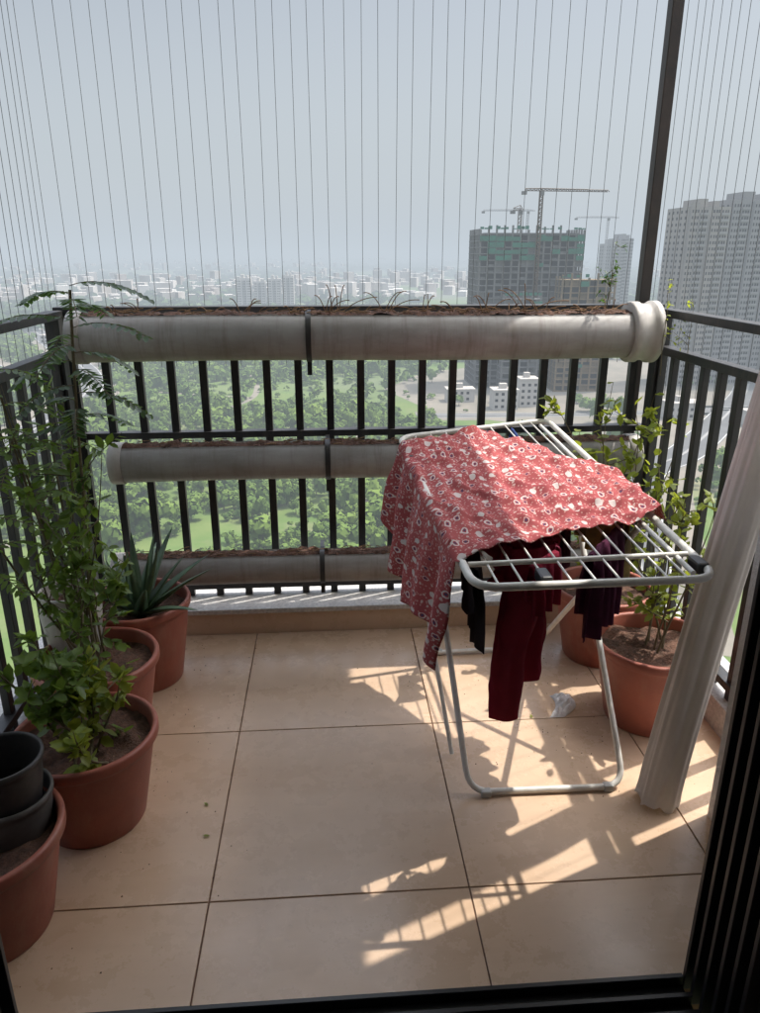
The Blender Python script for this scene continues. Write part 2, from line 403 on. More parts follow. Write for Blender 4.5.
# ------------------------------------------------------------------ plants
random.seed(21)
shrub('leafy_shrub',(-.64,1.62,.22),.50,.45,8,.044,.026,M_leaf,lean=(-.12,.0),dens=.95,nbr=7)
shrub('leafy_shrub',(-.70,1.93,.25),.84,.20,7,.042,.024,M_leaf,lean=(-.06,-.12),dens=.85,nbr=8)
shrub('leafy_shrub',(-.76,1.30,.22),.20,.35,3,.032,.02,M_leafd,lean=(-.3,.1),dens=.7,nbr=4)
shrub('leafy_shrub',(-.60,1.56,.22),.26,.9,4,.042,.026,M_leafy,lean=(0,-.1),dens=1.0,nbr=5)
e=shrub('curry_leaf_plant',(-.71,1.99,.25),.95,.06,2,.035,.016,M_leafd,lean=(.0,0),dens=.5,nbr=4)
top=[(-.72,2.0,.25),(-.70,1.99,.6),(-.68,1.98,.95),(-.66,1.98,1.20),(-.65,1.98,1.31)]
tubes('tall_stem',[top],.004,M_bark,e,True)
fr=[]
for k in range(18):
    a=k*2.4+.3; z=1.33-.021*k; fr.append(((-.65-.0015*k,1.98,z-.01),(math.cos(a),math.sin(a)*.9,.45 if k<6 else .2),random.uniform(.14,.21),11))
pinnate('rachis',e,fr,.042,.018)
e2=empty('fern_leaf_plant',(-.85,1.75,.4)); fr=[]
for (bx,by,bz) in ((-.80,1.85,.95),(-.84,1.7,.80),(-.78,2.05,.9),(-.84,1.9,1.12)):
    tubes('stem',[[(-.72,1.93,.26),((bx-.72)/2,(by+1.93)/2,bz*.6),(bx,by,bz)]],.003,M_bark,e2,True)
    for k in range(7):
        a=k*2.4; fr.append(((bx,by,bz-.03*k),(math.cos(a),math.sin(a),.3),random.uniform(.10,.16),8))
pinnate('rachis',e2,fr,.034,.015,M_leaf)
def aloe(c):
    e=empty('aloe_plant',c); v=[];f=[]
    for i in range(20):
        a=i*2.399; tilt=.25+.9*(i/20); L=random.uniform(.24,.34)*(.8+.3*(i/20)); W=.026
        d=Vector((math.cos(a)*math.sin(tilt),math.sin(a)*math.sin(tilt),math.cos(tilt))); p=Vector(c)+Vector((d.x,d.y,0))*.02
        N=9;k0=len(v)
        for j in range(N+1):
            t=j/N; wv=W*(1-t)**.75+.0008; s=d.cross(Vector((0,0,1))).normalized(); n=s.cross(d).normalized()
            v+= [p+s*wv,p+n*(-.3*wv),p-s*wv,p+n*(-.75*wv)]
            d=(d+Vector((0,0,-.035 if tilt>.6 else .03))).normalized(); p=p+d*L/N
        for j in range(N):
            for q in range(4):
                A=k0+j*4; f.append((A+q,A+(q+1)%4,A+4+(q+1)%4,A+4+q))
    mesh_obj('aloe_leaves',v,f,M_aloe,e,True)
aloe((-.655,2.26,.26))
shrub('flowering_shrub',(.985,1.95,.24),.70,.20,6,.038,.026,M_leafy,lean=(.06,.14),dens=.9,nbr=6)
shrub('flowering_shrub',(.965,2.33,.24),.78,.24,8,.040,.028,M_leafy,lean=(.0,.0),dens=1.1,nbr=7)
e=shrub('climbing_twig',(1.00,2.58,1.18),.28,.03,1,.020,.011,M_leafd,dens=.7,nbr=9,rs=.002)
e=shrub('climbing_twig',(1.17,2.40,1.0),.36,.06,2,.02,.010,M_leafy,dens=.4,nbr=5,rs=.002)
# ------------------------------------------------------------------ gathered curtain hanging beside the wall end
lp=empty('gathered_curtain',(.9,1.55,0))
pth=[Vector(p) for p in ((.862,1.545,.012),(.880,1.557,.12),(.918,1.580,.32),(.965,1.612,.56),(1.030,1.650,.85),(1.085,1.665,1.15),(1.115,1.665,1.5),(1.12,1.655,2.0),(1.12,1.65,2.75))]
v=[];f=[];seg=120;rows=[]
for i in range(len(pth)-1):
    for k in range(14): rows.append(pth[i].lerp(pth[i+1],k/14))
rows.append(pth[-1])
for it in range(6):
    rows=[rows[0]]+[(rows[i-1]+rows[i]*2+rows[i+1])/4 for i in range(1,len(rows)-1)]+[rows[-1]]
for c in rows:
    z=c.z
    for k in range(seg):
        a=2*math.pi*k/seg
        R_=.054*(1+.075*math.sin(5*a+1.3+z*.8)+.05*math.sin(9*a+2+z*1.6)+.025*math.sin(17*a-z*2)+.10*noise.noise(Vector((math.cos(a)*1.4,math.sin(a)*1.4,z*2.2))))
        if z<.05: R_*=1+.06*(1-z/.05)
        v.append((c.x+R_*math.cos(a),c.y+R_*math.sin(a)*.92,c.z+(.006*math.sin(5*a)+.004*math.sin(9*a) if z<.02 else 0)))
for i in range(len(rows)-1):
    for k in range(seg): f.append((i*seg+k,i*seg+(k+1)%seg,(i+1)*seg+(k+1)%seg,(i+1)*seg+k))
mesh_obj('curtain_folds',v,f,mat('off_white_curtain_cloth',(.68,.63,.62),(.60,.55,.54),6,.85,.15,260,spec=.2,transl=.12,streak=((5,5,5),(.48,.42,.38),.35)),lp,True)
# ------------------------------------------------------------------ drying rack
dr=empty('clothes_drying_rack',(.5,1.9,0))
NL=Vector((.28,1.30,.77)); NR=Vector((.785,1.31,.77)); FR=Vector((.745,2.42,.855)); FL=Vector((.225,2.31,.83))
def PP(a,b):
    return (NL*(1-a)+NR*a)*(1-b)+(FL*(1-a)+FR*a)*b
tubes('top_frame',[rounded([NL,NR,FR,FL],.055,6,True)],.0088,M_white,dr,res=5)
tubes('inner_rail',[[PP(.93,.03)-Vector((0,0,.004)),PP(.93,.97)-Vector((0,0,.004))],[PP(.02,.10),PP(.98,.10)],[PP(.01,.55)-Vector((0,0,.012)),PP(.99,.55)-Vector((0,0,.012))]],.006,M_white,dr)
tubes('drying_rods',[[PP(a,.005),PP(a,.5)+Vector((random.uniform(-.003,.003),0,-.003)),PP(a,.995)] for a in (.10,.20,.30,.40,.50,.60,.70,.80,.88)],.0026,M_white,dr,True,res=2)
tubes('leg_frame_front',[rounded([(.275,2.12,.80),(.355,1.60,.012),(.785,1.595,.012),(.735,2.15,.80)],.06,6)],.0088,M_white,dr)
tubes('leg_frame_rear',[rounded([(.30,1.62,.775),(.335,2.335,.012),(.735,2.345,.012),(.755,1.62,.775)],.06,6)],.0088,M_white,dr)
tubes('support_strut',[[(.335,1.765,.01),(.275,2.02,.42),(.255,2.2,.79)]],.0065,M_white,dr)
mb=MB()
for a,b in ((.985,.06),(.985,.55),(.015,.80),(.30,.035)):
    p=PP(a,b); mb.box(p.x-.013,p.x+.013,p.y-.026,p.y+.026,p.z-.016,p.z+.010)
mb.obj('hinges',M_blackplastic,dr,.005)
mb=MB()
for x in (.40,.74): mb.box(x-.014,x+.014,1.585,1.606,.001,.022)
for x in (.38,.69): mb.box(x-.014,x+.014,2.330,2.350,.001,.022)
mb.obj('rubber_feet',mat('pale_rubber',(.5,.5,.49),(.4,.4,.39),10,.7),dr,.004)
# ------------------------------------------------------------------ printed cloth
def print_mat():
    m,nt,b,out=base_mat('red_printed_cotton')
    tc=nt.nodes.new('ShaderNodeTexCoord')
    nz=nt.nodes.new('ShaderNodeTexNoise'); nz.inputs['Scale'].default_value=55; nt.links.new(tc.outputs['UV'],nz.inputs['Vector'])
    va=nt.nodes.new('ShaderNodeVectorMath'); va.operation='MULTIPLY_ADD'; nt.links.new(nz.outputs['Color'],va.inputs[0]); va.inputs[1].default_value=(.010,.010,0); nt.links.new(tc.outputs['UV'],va.inputs[2])
    def vor(sc,off,rnd=.75,mp=(1,1,1)):
        mpn=nt.nodes.new('ShaderNodeMapping'); mpn.inputs['Location'].default_value=off; mpn.inputs['Scale'].default_value=mp; nt.links.new(va.outputs[0],mpn.inputs[0])
        v=nt.nodes.new('ShaderNodeTexVoronoi'); v.voronoi_dimensions='2D'; v.inputs['Scale'].default_value=sc; v.inputs['Randomness'].default_value=rnd; nt.links.new(mpn.outputs[0],v.inputs['Vector']); return v
    base=mixrgb(nt,ramp(nt,ntex(nt,6,4).outputs[0],.35,.65),(.44,.105,.105),(.36,.08,.088))
    v1=vor(30,(0,0,0),.6,(1,.66,1)); v2=vor(38,(.4,.2,0)); v3=vor(90,(.1,.7,0),1)
    d=v1.outputs['Distance']
    sep=nt.nodes.new('ShaderNodeSeparateColor'); nt.links.new(v1.outputs['Color'],sep.inputs[0])
    blob=mth(nt,'LESS_THAN',d,mth(nt,'ADD',mth(nt,'MULTIPLY',sep.outputs[0],.12),.16))
    inner=mth(nt,'LESS_THAN',d,.15); core=mth(nt,'LESS_THAN',d,.085)
    c=mixrgb(nt,mth(nt,'LESS_THAN',v3.outputs['Distance'],.18),base,(.58,.31,.29))
    c=mixrgb(nt,mth(nt,'LESS_THAN',v2.outputs['Distance'],.13),c,(.62,.45,.42))
    c=mixrgb(nt,blob,c,(.66,.58,.56))
    big=mth(nt,'GREATER_THAN',sep.outputs[1],.35)
    c=mixrgb(nt,mth(nt,'MULTIPLY',inner,big),c,(.38,.075,.085))
    c=mixrgb(nt,mth(nt,'MULTIPLY',core,big),c,(.08,.06,.12))
    nt.links.new(c,b.inputs['Base Color']); b.inputs['Roughness'].default_value=.85; b.inputs['Specular IOR Level'].default_value=.2
    wv=ntex(nt,300,3); bp=nt.nodes.new('ShaderNodeBump'); bp.inputs['Strength'].default_value=.25; bp.inputs['Distance'].default_value=.003; nt.links.new(wv.outputs[0],bp.inputs['Height']); nt.links.new(bp.outputs[0],b.inputs['Normal'])
    t=nt.nodes.new('ShaderNodeBsdfTranslucent'); nt.links.new(c,t.inputs[0]); mx=nt.nodes.new('ShaderNodeMixShader'); mx.inputs[0].default_value=.18
    nt.links.new(b.outputs[0],mx.inputs[1]); nt.links.new(t.outputs[0],mx.inputs[2]); nt.links.new(mx.outputs[0],out.inputs[0])
    return m
def lerp(a,b,t): return a+(b-a)*t
def pw(x,xs,ys): return float(np.interp(x,xs,ys))
def frame_pt(X,Y):
    return .77+(Y-1.30)*.062+(X-.28)*.02
def left_x(Y): return lerp(.28,.225,(Y-1.3)/1.01)-.012
NU,NV=120,150
v=[];uv=[];f=[]
for i in range(NU+1):
    q=i/NU
    for j in range(NV+1):
        s=j/NV
        HLg=pw(q,[0,.10,.35,.6,.82,1],[.285,.265,.275,.335,.345,.25])
        topw=.60
        tot=HLg+topw
        d=s*tot-HLg
        a=max(0,d)/topw
        yn=pw(a,[0,.4,.8,1],[1.405,1.50,1.575,1.64]); yf=pw(a,[0,.15,.45,.62,.85,1],[2.20,2.26,2.34,2.20,1.96,1.78])
        if d<0: yf+=.02*(-d/HLg)
        Y=lerp(yn,yf,q)+.006*noise.noise(Vector((s*7,q*3,5)))
        lx=left_x(Y)
        if d>=0:
            X=lx+d
            z=frame_pt(X,Y)+.013
            ph=(X-lx)/.052
            over=1 if X<.74 else 0
            z-=.006*(.5-.5*math.cos(2*math.pi*ph))*over
            z+=.008*noise.noise(Vector((X*9,Y*7,2)))+.003*noise.noise(Vector((X*25,Y*22,4)))
            r1=1-abs(noise.noise(Vector((X*4+Y*7,Y*3-X*4,8))))*5
            r2=1-abs(noise.noise(Vector((X*8-Y*4,Y*5+X*3,18))))*6
            z+=.012*max(0,r1)+.006*max(0,r2)
            if d<.02: z-=.004*(1-d/.02)
            if X>.79: z-=(X-.79)*.9; X=.79+(X-.79)*.6
        else:
            t=-d
            wave=math.sin(Y*24+1.4*math.sin(Y*9)+t*2)*.022+math.sin(Y*55+2)*.006
            X=lx-.006-.11*t+wave*min(1,t/.12)
            z=frame_pt(lx,Y)+.008-t*.985+.004*noise.noise(Vector((Y*10,t*9,0)))
            Y+= .06*t*(1-q)
            Y+=.010*math.sin(t*30+q*5)*min(1,t/.1)
        v.append((X,Y,z)); uv.append((d,Y))
for i in range(NU):
    for j in range(NV):
        A=i*(NV+1)+j; f.append((A,A+1,A+NV+2,A+NV+1))
cl=mesh_obj('printed_red_shirt',v,f,print_mat(),None,True,uv)
so_=cl.modifiers.new('sol','SOLIDIFY'); so_.thickness=.0018
def fabric(name,c1,c2): return mat(name,c1,c2,12,.85,.3,220,spec=.2,transl=.1)
F_red=fabric('deep_red_knit',(.26,.016,.04),(.18,.010,.03)); F_mar=fabric('maroon_cotton',(.09,.018,.05),(.06,.012,.035)); F_blk=fabric('black_cotton',(.02,.016,.02),(.03,.025,.03))
F_yel=fabric('yellow_print_cotton',(.45,.32,.10),(.14,.10,.06)); F_blue=fabric('blue_cotton',(.04,.07,.22),(.03,.05,.15)); F_pink=fabric('pink_cotton',(.55,.12,.20),(.4,.08,.15))
def sheet(name,A,B,drop,m,amp=.014,nf=4,back=.1,rag=.03,seed=0,taper=0):
    A=Vector(A);B=Vector(B);u=(B-A);L=u.length;u.normalize();n=u.cross(Vector((0,0,1))).normalized()
    nu=int(L*150)+14; nv=46; v=[];f=[]
    for j in range(nv+1):
        tt=j/nv*(drop+back)-back
        for i in range(nu+1):
            s=i/nu; t=abs(tt); side=1 if tt>0 else -1
            dl=t*(1+rag*noise.noise(Vector((s*4,seed,side))))
            w=amp*math.sin(s*nf*6.28+seed+t*2)*min(1,t/.08)+amp*.5*math.sin(s*nf*13+seed*2)*min(1,t/.15)
            sc=1-taper*t/drop
            p=A+u*L*(.5+(s-.5)*sc)+n*(side*(.004+.006*min(1,t/.03))+w)
            p.z+=.006*math.cos(min(1.57,t/.006*1.57))-dl
            p+=u*.008*noise.noise(Vector((t*9,s*3,seed)))
            v.append(p)
    for j in range(nv):
        for i in range(nu):
            a=j*(nu+1)+i; f.append((a,a+1,a+nu+2,a+nu+1))
    o=mesh_obj(name,v,f,m,None,True); mo=o.modifiers.new('s','SOLIDIFY'); mo.thickness=.002; return o
tr=empty('red_trousers',(.4,1.5,.76))
def column(name,top,bot,wa,wb,th,m,parent,seed=0,ang=0):
    top=Vector(top);bot=Vector(bot);v=[];f=[];N=60;seg=48
    for i in range(N+1):
        t=i/N; c=top.lerp(bot,t)+Vector((.008*math.sin(t*6+seed),.008*math.cos(t*5+seed),0)); w_=lerp(wa,wb,t**.8)*(1+.05*math.sin(t*17+seed))
        for k in range(seg):
            a=2*math.pi*k/seg; r=1+.16*math.sin(3*a+seed+t*2)+.10*math.sin(5*a-t*3+seed)+.16*noise.noise(Vector((math.cos(a)*1.5+seed,math.sin(a)*1.5,t*9)))
            x=w_*math.cos(a)*r; y=th*math.sin(a)*r*(1-.3*t)
            v.append(c+Vector((x*math.cos(ang)-y*math.sin(ang),x*math.sin(ang)+y*math.cos(ang),.006*math.sin(a*2+seed)*(t==1))))
    for i in range(N):
        for k in range(seg): f.append((i*seg+k,i*seg+(k+1)%seg,(i+1)*seg+(k+1)%seg,(i+1)*seg+k))
    mesh_obj(name,v,f,m,parent,True)
column('leg_a',(.435,1.50,.775),(.405,1.50,.315),.058,.034,.022,F_red,tr,1,.1)
column('leg_b',(.475,1.58,.775),(.475,1.56,.39),.055,.032,.022,F_red,tr,3,-.3)
column('waist',(.44,1.54,.78),(.44,1.53,.66),.078,.072,.030,F_red,tr,5,.1)
sheet('black_leggings',(.30,1.40,.762),(.335,1.60,.765),.20,F_blk,.012,3,.1,.25,seed=1)
sheet('maroon_top',(.42,1.40,.762),(.50,1.48,.765),.12,F_red,.012,3,.08,seed=2)
sheet('maroon_top',(.57,1.46,.765),(.70,1.62,.775),.22,F_mar,.016,4,.15,.18,seed=3)
sheet('maroon_top',(.60,1.75,.78),(.60,2.02,.80),.18,F_mar,.016,4,.15,.12,seed=6)
sheet('pink_cloth',(.51,1.50,.765),(.52,1.66,.775),.10,F_pink,.010,3,.1,seed=4)
sheet('yellow_print_cloth',(.72,1.62,.775),(.715,1.98,.80),.17,F_yel,.016,4,.15,.1,seed=5)
sheet('blue_cloth',(.60,2.20,.835),(.61,2.36,.84),.13,F_blue,.012,3,.12,seed=7)
sheet('yellow_print_cloth',(.36,2.26,.83),(.37,2.31,.83),.12,F_yel,.012,2,.1,seed=8)
# ------------------------------------------------------------------ things on the floor
v=[];f=[];N=30
for i in range(N+1):
    for j in range(N+1):
        a=i/N;b_=j/N
        cx=.05*math.sin(b_*2.4)-.02; cy=(b_-.5)*.12; wd=.024+.010*math.sin(b_*3.1)
        x=cx+(a-.5)*2*wd; env=max(0,1-(2*a-1)**2)**.5*max(0,1-(2*b_-1)**4)
        h=env*(.016+.034*abs(noise.noise(Vector((x*50,b_*7,3)))))+.002
        v.append((.72+x,1.99+cy,h))
for i in range(N):
    for j in range(N):
        a=i*(N+1)+j; f.append((a,a+1,a+N+2,a+N+1))
mesh_obj('white_sock',v,f,mat('white_sock_cotton',(.78,.78,.80),(.68,.68,.70),20,.9,.3,200),None,True)
lv=[]
for (x,y) in ((-.345,1.50),(-.36,1.62),(.62,1.93)):
    a=random.uniform(0,6.28); lv.append((Vector((x,y,.004)),Vector((math.cos(a),math.sin(a),.05)),Vector((0,0,1)),.018,.009))
leaf_mesh('fallen_leaves',lv,M_leafy)
v=[];f=[]
for k in range(420):
    c=random.choice([(-.635,1.60),(.985,1.93),(-.655,2.27),(.965,2.32),(.5,2.0)]); a=random.uniform(0,6.28); r=random.uniform(.14,.5) if c[0]!=.5 else random.uniform(0,.5)
    x=c[0]+r*math.cos(a);y=c[1]+r*math.sin(a)
    if not(-.88<x<1.15 and 1.1<y<2.54): continue
    s=random.uniform(.0008,.0024);n=len(v); v+=[(x-s,y-s,.0005),(x+s,y-s*.6,.0005),(x+s*.5,y+s,.0005),(x,y,s*1.3)]; f+=[(n,n+1,n+3),(n+1,n+2,n+3),(n+2,n,n+3)]
mesh_obj('soil_crumbs',v,f,M_soil)
# ================================================================== THE CITY
def ground_mat():
    m,nt,b,out=base_mat('scrubland')
    n=ntex(nt,.012,8,.65); n2=ntex(nt,.06,8,.7); n3=ntex(nt,.0021,6,.6)
    c=mixrgb(nt,ramp(nt,n2.outputs[0],.35,.65),(.07,.12,.03),(.11,.145,.045))
    c=mixrgb(nt,ramp(nt,n.outputs[0],.54,.68),c,(.17,.16,.095))
    c=mixrgb(nt,ramp(nt,n3.outputs[0],.48,.60),c,(.12,.135,.085))
    nt.links.new(c,b.inputs['Base Color']); b.inputs['Roughness'].default_value=1; b.inputs['Specular IOR Level'].default_value=.1
    paint_haze(nt); return m
v=[];f=[];R=[0,60,150,300,600,1200,2500,5000,10000,20000,40000];seg=64
v.append((0,0,GZ))
for r in R[1:]:
    for k in range(seg):
        a=2*math.pi*k/seg; v.append((r*math.cos(a),r*math.sin(a),GZ))
for k in range(seg): f.append((0,1+k,1+(k+1)%seg))
for i in range(len(R)-2):
    for k in range(seg):
        A=1+i*seg; f.append((A+k,A+seg+k,A+seg+(k+1)%seg,A+(k+1)%seg))
mesh_obj('ground',v,f,ground_mat())
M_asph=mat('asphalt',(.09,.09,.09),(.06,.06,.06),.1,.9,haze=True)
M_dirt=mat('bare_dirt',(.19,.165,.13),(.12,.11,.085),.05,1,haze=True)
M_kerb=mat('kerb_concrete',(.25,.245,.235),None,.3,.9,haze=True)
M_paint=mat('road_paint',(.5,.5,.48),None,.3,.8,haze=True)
def ribbon(name,pts,wd,m,z,parent=None):
    P=[Vector((p[0],p[1],0)) for p in pts]; Q=[]
    for i in range(len(P)-1):
        p0=P[max(i-1,0)];p1=P[i];p2=P[i+1];p3=P[min(i+2,len(P)-1)]
        for k in range(12):
            t=k/12; Q.append(.5*((2*p1)+(p2-p0)*t+(2*p0-5*p1+4*p2-p3)*t*t+(3*p1-p0-3*p2+p3)*t**3))
    Q.append(P[-1]); v=[];f=[]
    for i,q in enumerate(Q):
        d=(Q[min(i+1,len(Q)-1)]-Q[max(i-1,0)]).normalized(); n=Vector((-d.y,d.x,0))
        for o in wd: v.append((q.x+n.x*o,q.y+n.y*o,z))
    for i in range(len(Q)-1): f.append((2*i,2*i+1,2*i+3,2*i+2))
    return mesh_obj(name,v,f,m,parent)
def road(pts,w_):
    e=empty('road'); ribbon('verge',pts,(-w_*1.1,w_*1.1),M_dirt,GZ+.05,e); ribbon('asphalt',pts,(-w_/2,w_/2),M_asph,GZ+.10,e); ribbon('median_kerb',pts,(-.6,.6),M_kerb,GZ+.25,e)
    for s in (-1,1): ribbon('edge_line',pts,(s*w_*.46-.2,s*w_*.46+.2),M_paint,GZ+.15,e)
road([(-120,150),(-125,296),(-136,426),(-207,589),(-427,1020),(-900,1900)],16)
road([(-200,470),(-330,640),(-560,760),(-900,800)],12)
road([(60,120),(102,225),(137,262),(210,357),(330,520),(700,900)],15)
road([(40,330),(150,330),(300,350)],9)
for tr_,w_ in ((((-90,170),(-60,230),(-75,300),(-40,380),(-50,470)),1.6),(((-60,230),(-10,260),(25,320)),1.3),(((-40,380),(-90,400),(-130,420)),1.5),(((25,150),(10,210),(-10,260)),1.2)):
    ribbon('dirt_path',tr_,(-w_,w_),M_dirt,GZ+.04)
mesh_obj('construction_yard',[(50,335,GZ+.03),(140,270,GZ+.03),(240,330,GZ+.03),(330,470,GZ+.03),(180,520,GZ+.03),(60,460,GZ+.03),(30,400,GZ+.03)],[(0,1,2,3,4,5,6)],M_dirt)
def tree_mass(name,pos,m_leaf,m_trunk,nq=54,seed=1,qs=.34):
    r=np.random.default_rng(seed); temps=[]
    for t in range(12):
        nl=r.integers(3,8); cen=r.normal(0,.5,(nl,3))*[1,1,.42]+[0,0,.9]; rad=r.uniform(.25,.6,nl)
        idx=r.integers(0,nl,nq); d=r.normal(size=(nq,3)); d/=np.linalg.norm(d,axis=1)[:,None]; d[:,2]=np.abs(d[:,2])*.9+d[:,2]*.1
        c=cen[idx]+d*rad[idx][:,None]*r.uniform(.7,1.1,nq)[:,None]
        a=np.cross(d,r.normal(size=(nq,3))); a/=np.linalg.norm(a,axis=1)[:,None]; b=np.cross(d,a)
        tl=d*r.uniform(-.12,.12,nq)[:,None]
        s=r.uniform(.5,1.15,nq)[:,None]*qs
        q=np.stack([c-a*s-b*s*.7-tl,c+a*s-b*s+tl,c+a*s*.8+b*s-tl,c-a*s+b*s*.8+tl],1)
        temps.append(q.reshape(-1,3))
    V=[];TV=[]
    for k,(x,y,s,h) in enumerate(pos):
        T=temps[r.integers(0,12)]; an=r.uniform(0,6.28); c,q=math.cos(an),math.sin(an); ax_=r.uniform(.75,1.3)
        W=np.empty_like(T); W[:,0]=(T[:,0]*c*ax_-T[:,1]*q)*s+x; W[:,1]=(T[:,0]*q*ax_+T[:,1]*c)*s+y; W[:,2]=T[:,2]*h+GZ; V.append(W)
        tw=.06*s
        for (dx,dy) in ((-1,-1),(1,-1),(0,1)): TV.append((x+dx*tw,y+dy*tw,GZ))
        TV.append((x,y,GZ+h*.9))
    V=np.concatenate(V); nf=len(V)//4
    me=bpy.data.meshes.new('crowns'); me.vertices.add(len(V)); me.vertices.foreach_set('co',V.ravel()); me.loops.add(nf*4); me.loops.foreach_set('vertex_index',np.arange(nf*4)); me.polygons.add(nf); me.polygons.foreach_set('loop_start',np.arange(nf)*4); me.polygons.foreach_set('loop_total',np.full(nf,4)); me.update(); me.materials.append(m_leaf)
    e=empty(name); add(bpy.data.objects.new('crowns',me),e)
    TF=[]
    for k in range(len(pos)):
        b=4*k; TF+=[(b,b+1,b+3),(b+1,b+2,b+3),(b+2,b,b+3)]
    mesh_obj('trunks',TV,TF,m_trunk,e)
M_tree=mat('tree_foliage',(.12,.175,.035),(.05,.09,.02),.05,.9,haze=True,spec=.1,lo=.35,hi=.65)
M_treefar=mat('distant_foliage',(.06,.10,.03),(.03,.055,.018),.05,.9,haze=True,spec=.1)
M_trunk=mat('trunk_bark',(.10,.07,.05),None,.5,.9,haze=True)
def near_road(x,y):
    pts=[(-120,150),(-125,296),(-136,426),(-207,589),(-427,1020)]; p2=[(60,120),(102,225),(137,262),(210,357),(330,520)]; p3=[(-200,470),(-330,640),(-560,760)]
    for P in (pts,p2,p3):
        for i in range(len(P)-1):
            a=Vector(P[i]);b=Vector(P[i+1]);p=Vector((x,y)); t=max(0,min(1,(p-a).dot(b-a)/(b-a).length_squared))
            if (p-(a+(b-a)*t)).length<15: return True
    return False
pn=[];pf=[]
while len(pn)+len(pf)<8600:
    y=130+620*random.random()**.75; x=random.uniform(-.62,.66)*y
    d=noise.noise(Vector((x*.009,y*.009,3)))+.5*noise.noise(Vector((x*.04,y*.04,7)))
    if d<-.22 and random.random()<.85: continue
    if near_road(x,y): continue
    if 30<x<320 and x>.12*y+ 10 and 265<y<500: 
        if random.random()<.95: continue
    if x>.3*y and random.random()<.6: continue
    s=random.choice((random.uniform(.9,1.8),random.uniform(1.5,3.0),random.uniform(2.2,4.8)))*(1+.3*(d>.15)); (pn if y<340 else pf).append((x,y,s,s*random.uniform(.7,1.3)))
tree_mass('scrub_trees',pn,M_tree,M_trunk,140,1,.21)
tree_mass('scrub_trees',pf,M_tree,M_trunk,56,1,.31)
pos=[]
while len(pos)<4600:
    y=650*(1+8*random.random()**1.6); x=random.uniform(-.7,.8)*y
    if noise.noise(Vector((x*.002,y*.0022,11)))<-.06: continue
    s=random.uniform(4,8)*(1+y/2500); pos.append((x,y,s,s*random.uniform(.4,.8)))
tree_mass('distant_trees',pos,M_treefar,M_trunk,22,2,.5)
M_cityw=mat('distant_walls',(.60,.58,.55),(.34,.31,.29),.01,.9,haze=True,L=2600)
mb=MB()
for k in range(4200):
    y=1150+6500*random.random()**1.4; x=random.uniform(-.75,.85)*y
    if noise.noise(Vector((x*.0011,y*.0009,2)))<(-.15 if x<0 else .0): continue
    mb.rbox(x,y,random.uniform(8,26),random.uniform(8,18),GZ,GZ+random.choice((6,7,9,9,12,15,20,26 if random.random()<.3 else 10)),random.uniform(0,1.5))
mb.obj('distant_city',M_cityw)
# ---- towers
TL=1900.
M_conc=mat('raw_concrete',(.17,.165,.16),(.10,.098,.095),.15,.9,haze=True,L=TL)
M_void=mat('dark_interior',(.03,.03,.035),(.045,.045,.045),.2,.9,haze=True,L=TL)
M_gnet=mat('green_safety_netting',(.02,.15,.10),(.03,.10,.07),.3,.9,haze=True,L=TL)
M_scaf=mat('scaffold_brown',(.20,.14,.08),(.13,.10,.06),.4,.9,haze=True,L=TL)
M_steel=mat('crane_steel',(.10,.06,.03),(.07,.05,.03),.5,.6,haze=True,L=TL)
def frame_tower(name,x0,x1,y0,y1,top,seed,netfrac=.18,mm=None):
    e=empty(name,((x0+x1)/2,(y0+y1)/2,GZ)); fh=3.2; n=int((top-GZ)/fh)
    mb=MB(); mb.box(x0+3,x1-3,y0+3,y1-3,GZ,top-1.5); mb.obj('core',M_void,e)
    mb=MB()
    for i in range(n+1): mb.box(x0,x1,y0,y1,GZ+i*fh,GZ+i*fh+.45)
    nx=int((x1-x0)/4.2)
    for i in range(nx+1):
        X=lerp(x0+.5,x1-.5,i/nx); mb.box(X-.45,X+.45,y0+.15,y0+1.0,GZ,top+random.choice((0,1.5,2.2)))
    ny=int((y1-y0)/4.2)
    for i in range(1,ny+1):
        Y=lerp(y0+.5,y1-.5,i/ny)
        for X in (x0+.15,x1-1.0): mb.box(X,X+.85,Y-.45,Y+.45,GZ,top+.5)
    mb.obj('slabs_and_columns',mm or M_conc,e)
    rr=random.Random(seed); mb=MB();mb2=MB()
    for i in range(n):
        for k in range(nx):
            X0=lerp(x0,x1,k/nx);X1=lerp(x0,x1,(k+1)/nx); z=GZ+i*fh
            if rr.random()<.42: mb.box(X0+.3,X1-.3,y0+1.2,y0+1.5,z+.5,z+rr.choice((1.4,3.1)))
            if (i>n*(1-netfrac) and rr.random()<.5) or rr.random()<.03: mb2.box(X0+.05,X1-.05,y0-.5,y0-.3,z+.2,z+rr.uniform(2,3.2))
    if mb.v: mb.obj('infill_walls',mm or M_conc,e)
    for k in range(nx*2):
        if rr.random()<.7:
            X0=lerp(x0,x1,k/(2*nx)); mb2.box(X0,X0+1.9,y0-.6,y0-.4,top+.2,top+rr.uniform(.6,2.0))
    mb2.obj('green_netting',M_gnet,e)
    return e
frame_tower('unfinished_tower',80,136,400,430,12.5,3)
frame_tower('unfinished_wing',121,150,386,398,-11,5,.05,M_scaf)
frame_tower('unfinished_wing',92,112,388,398.5,-20,6,.1)
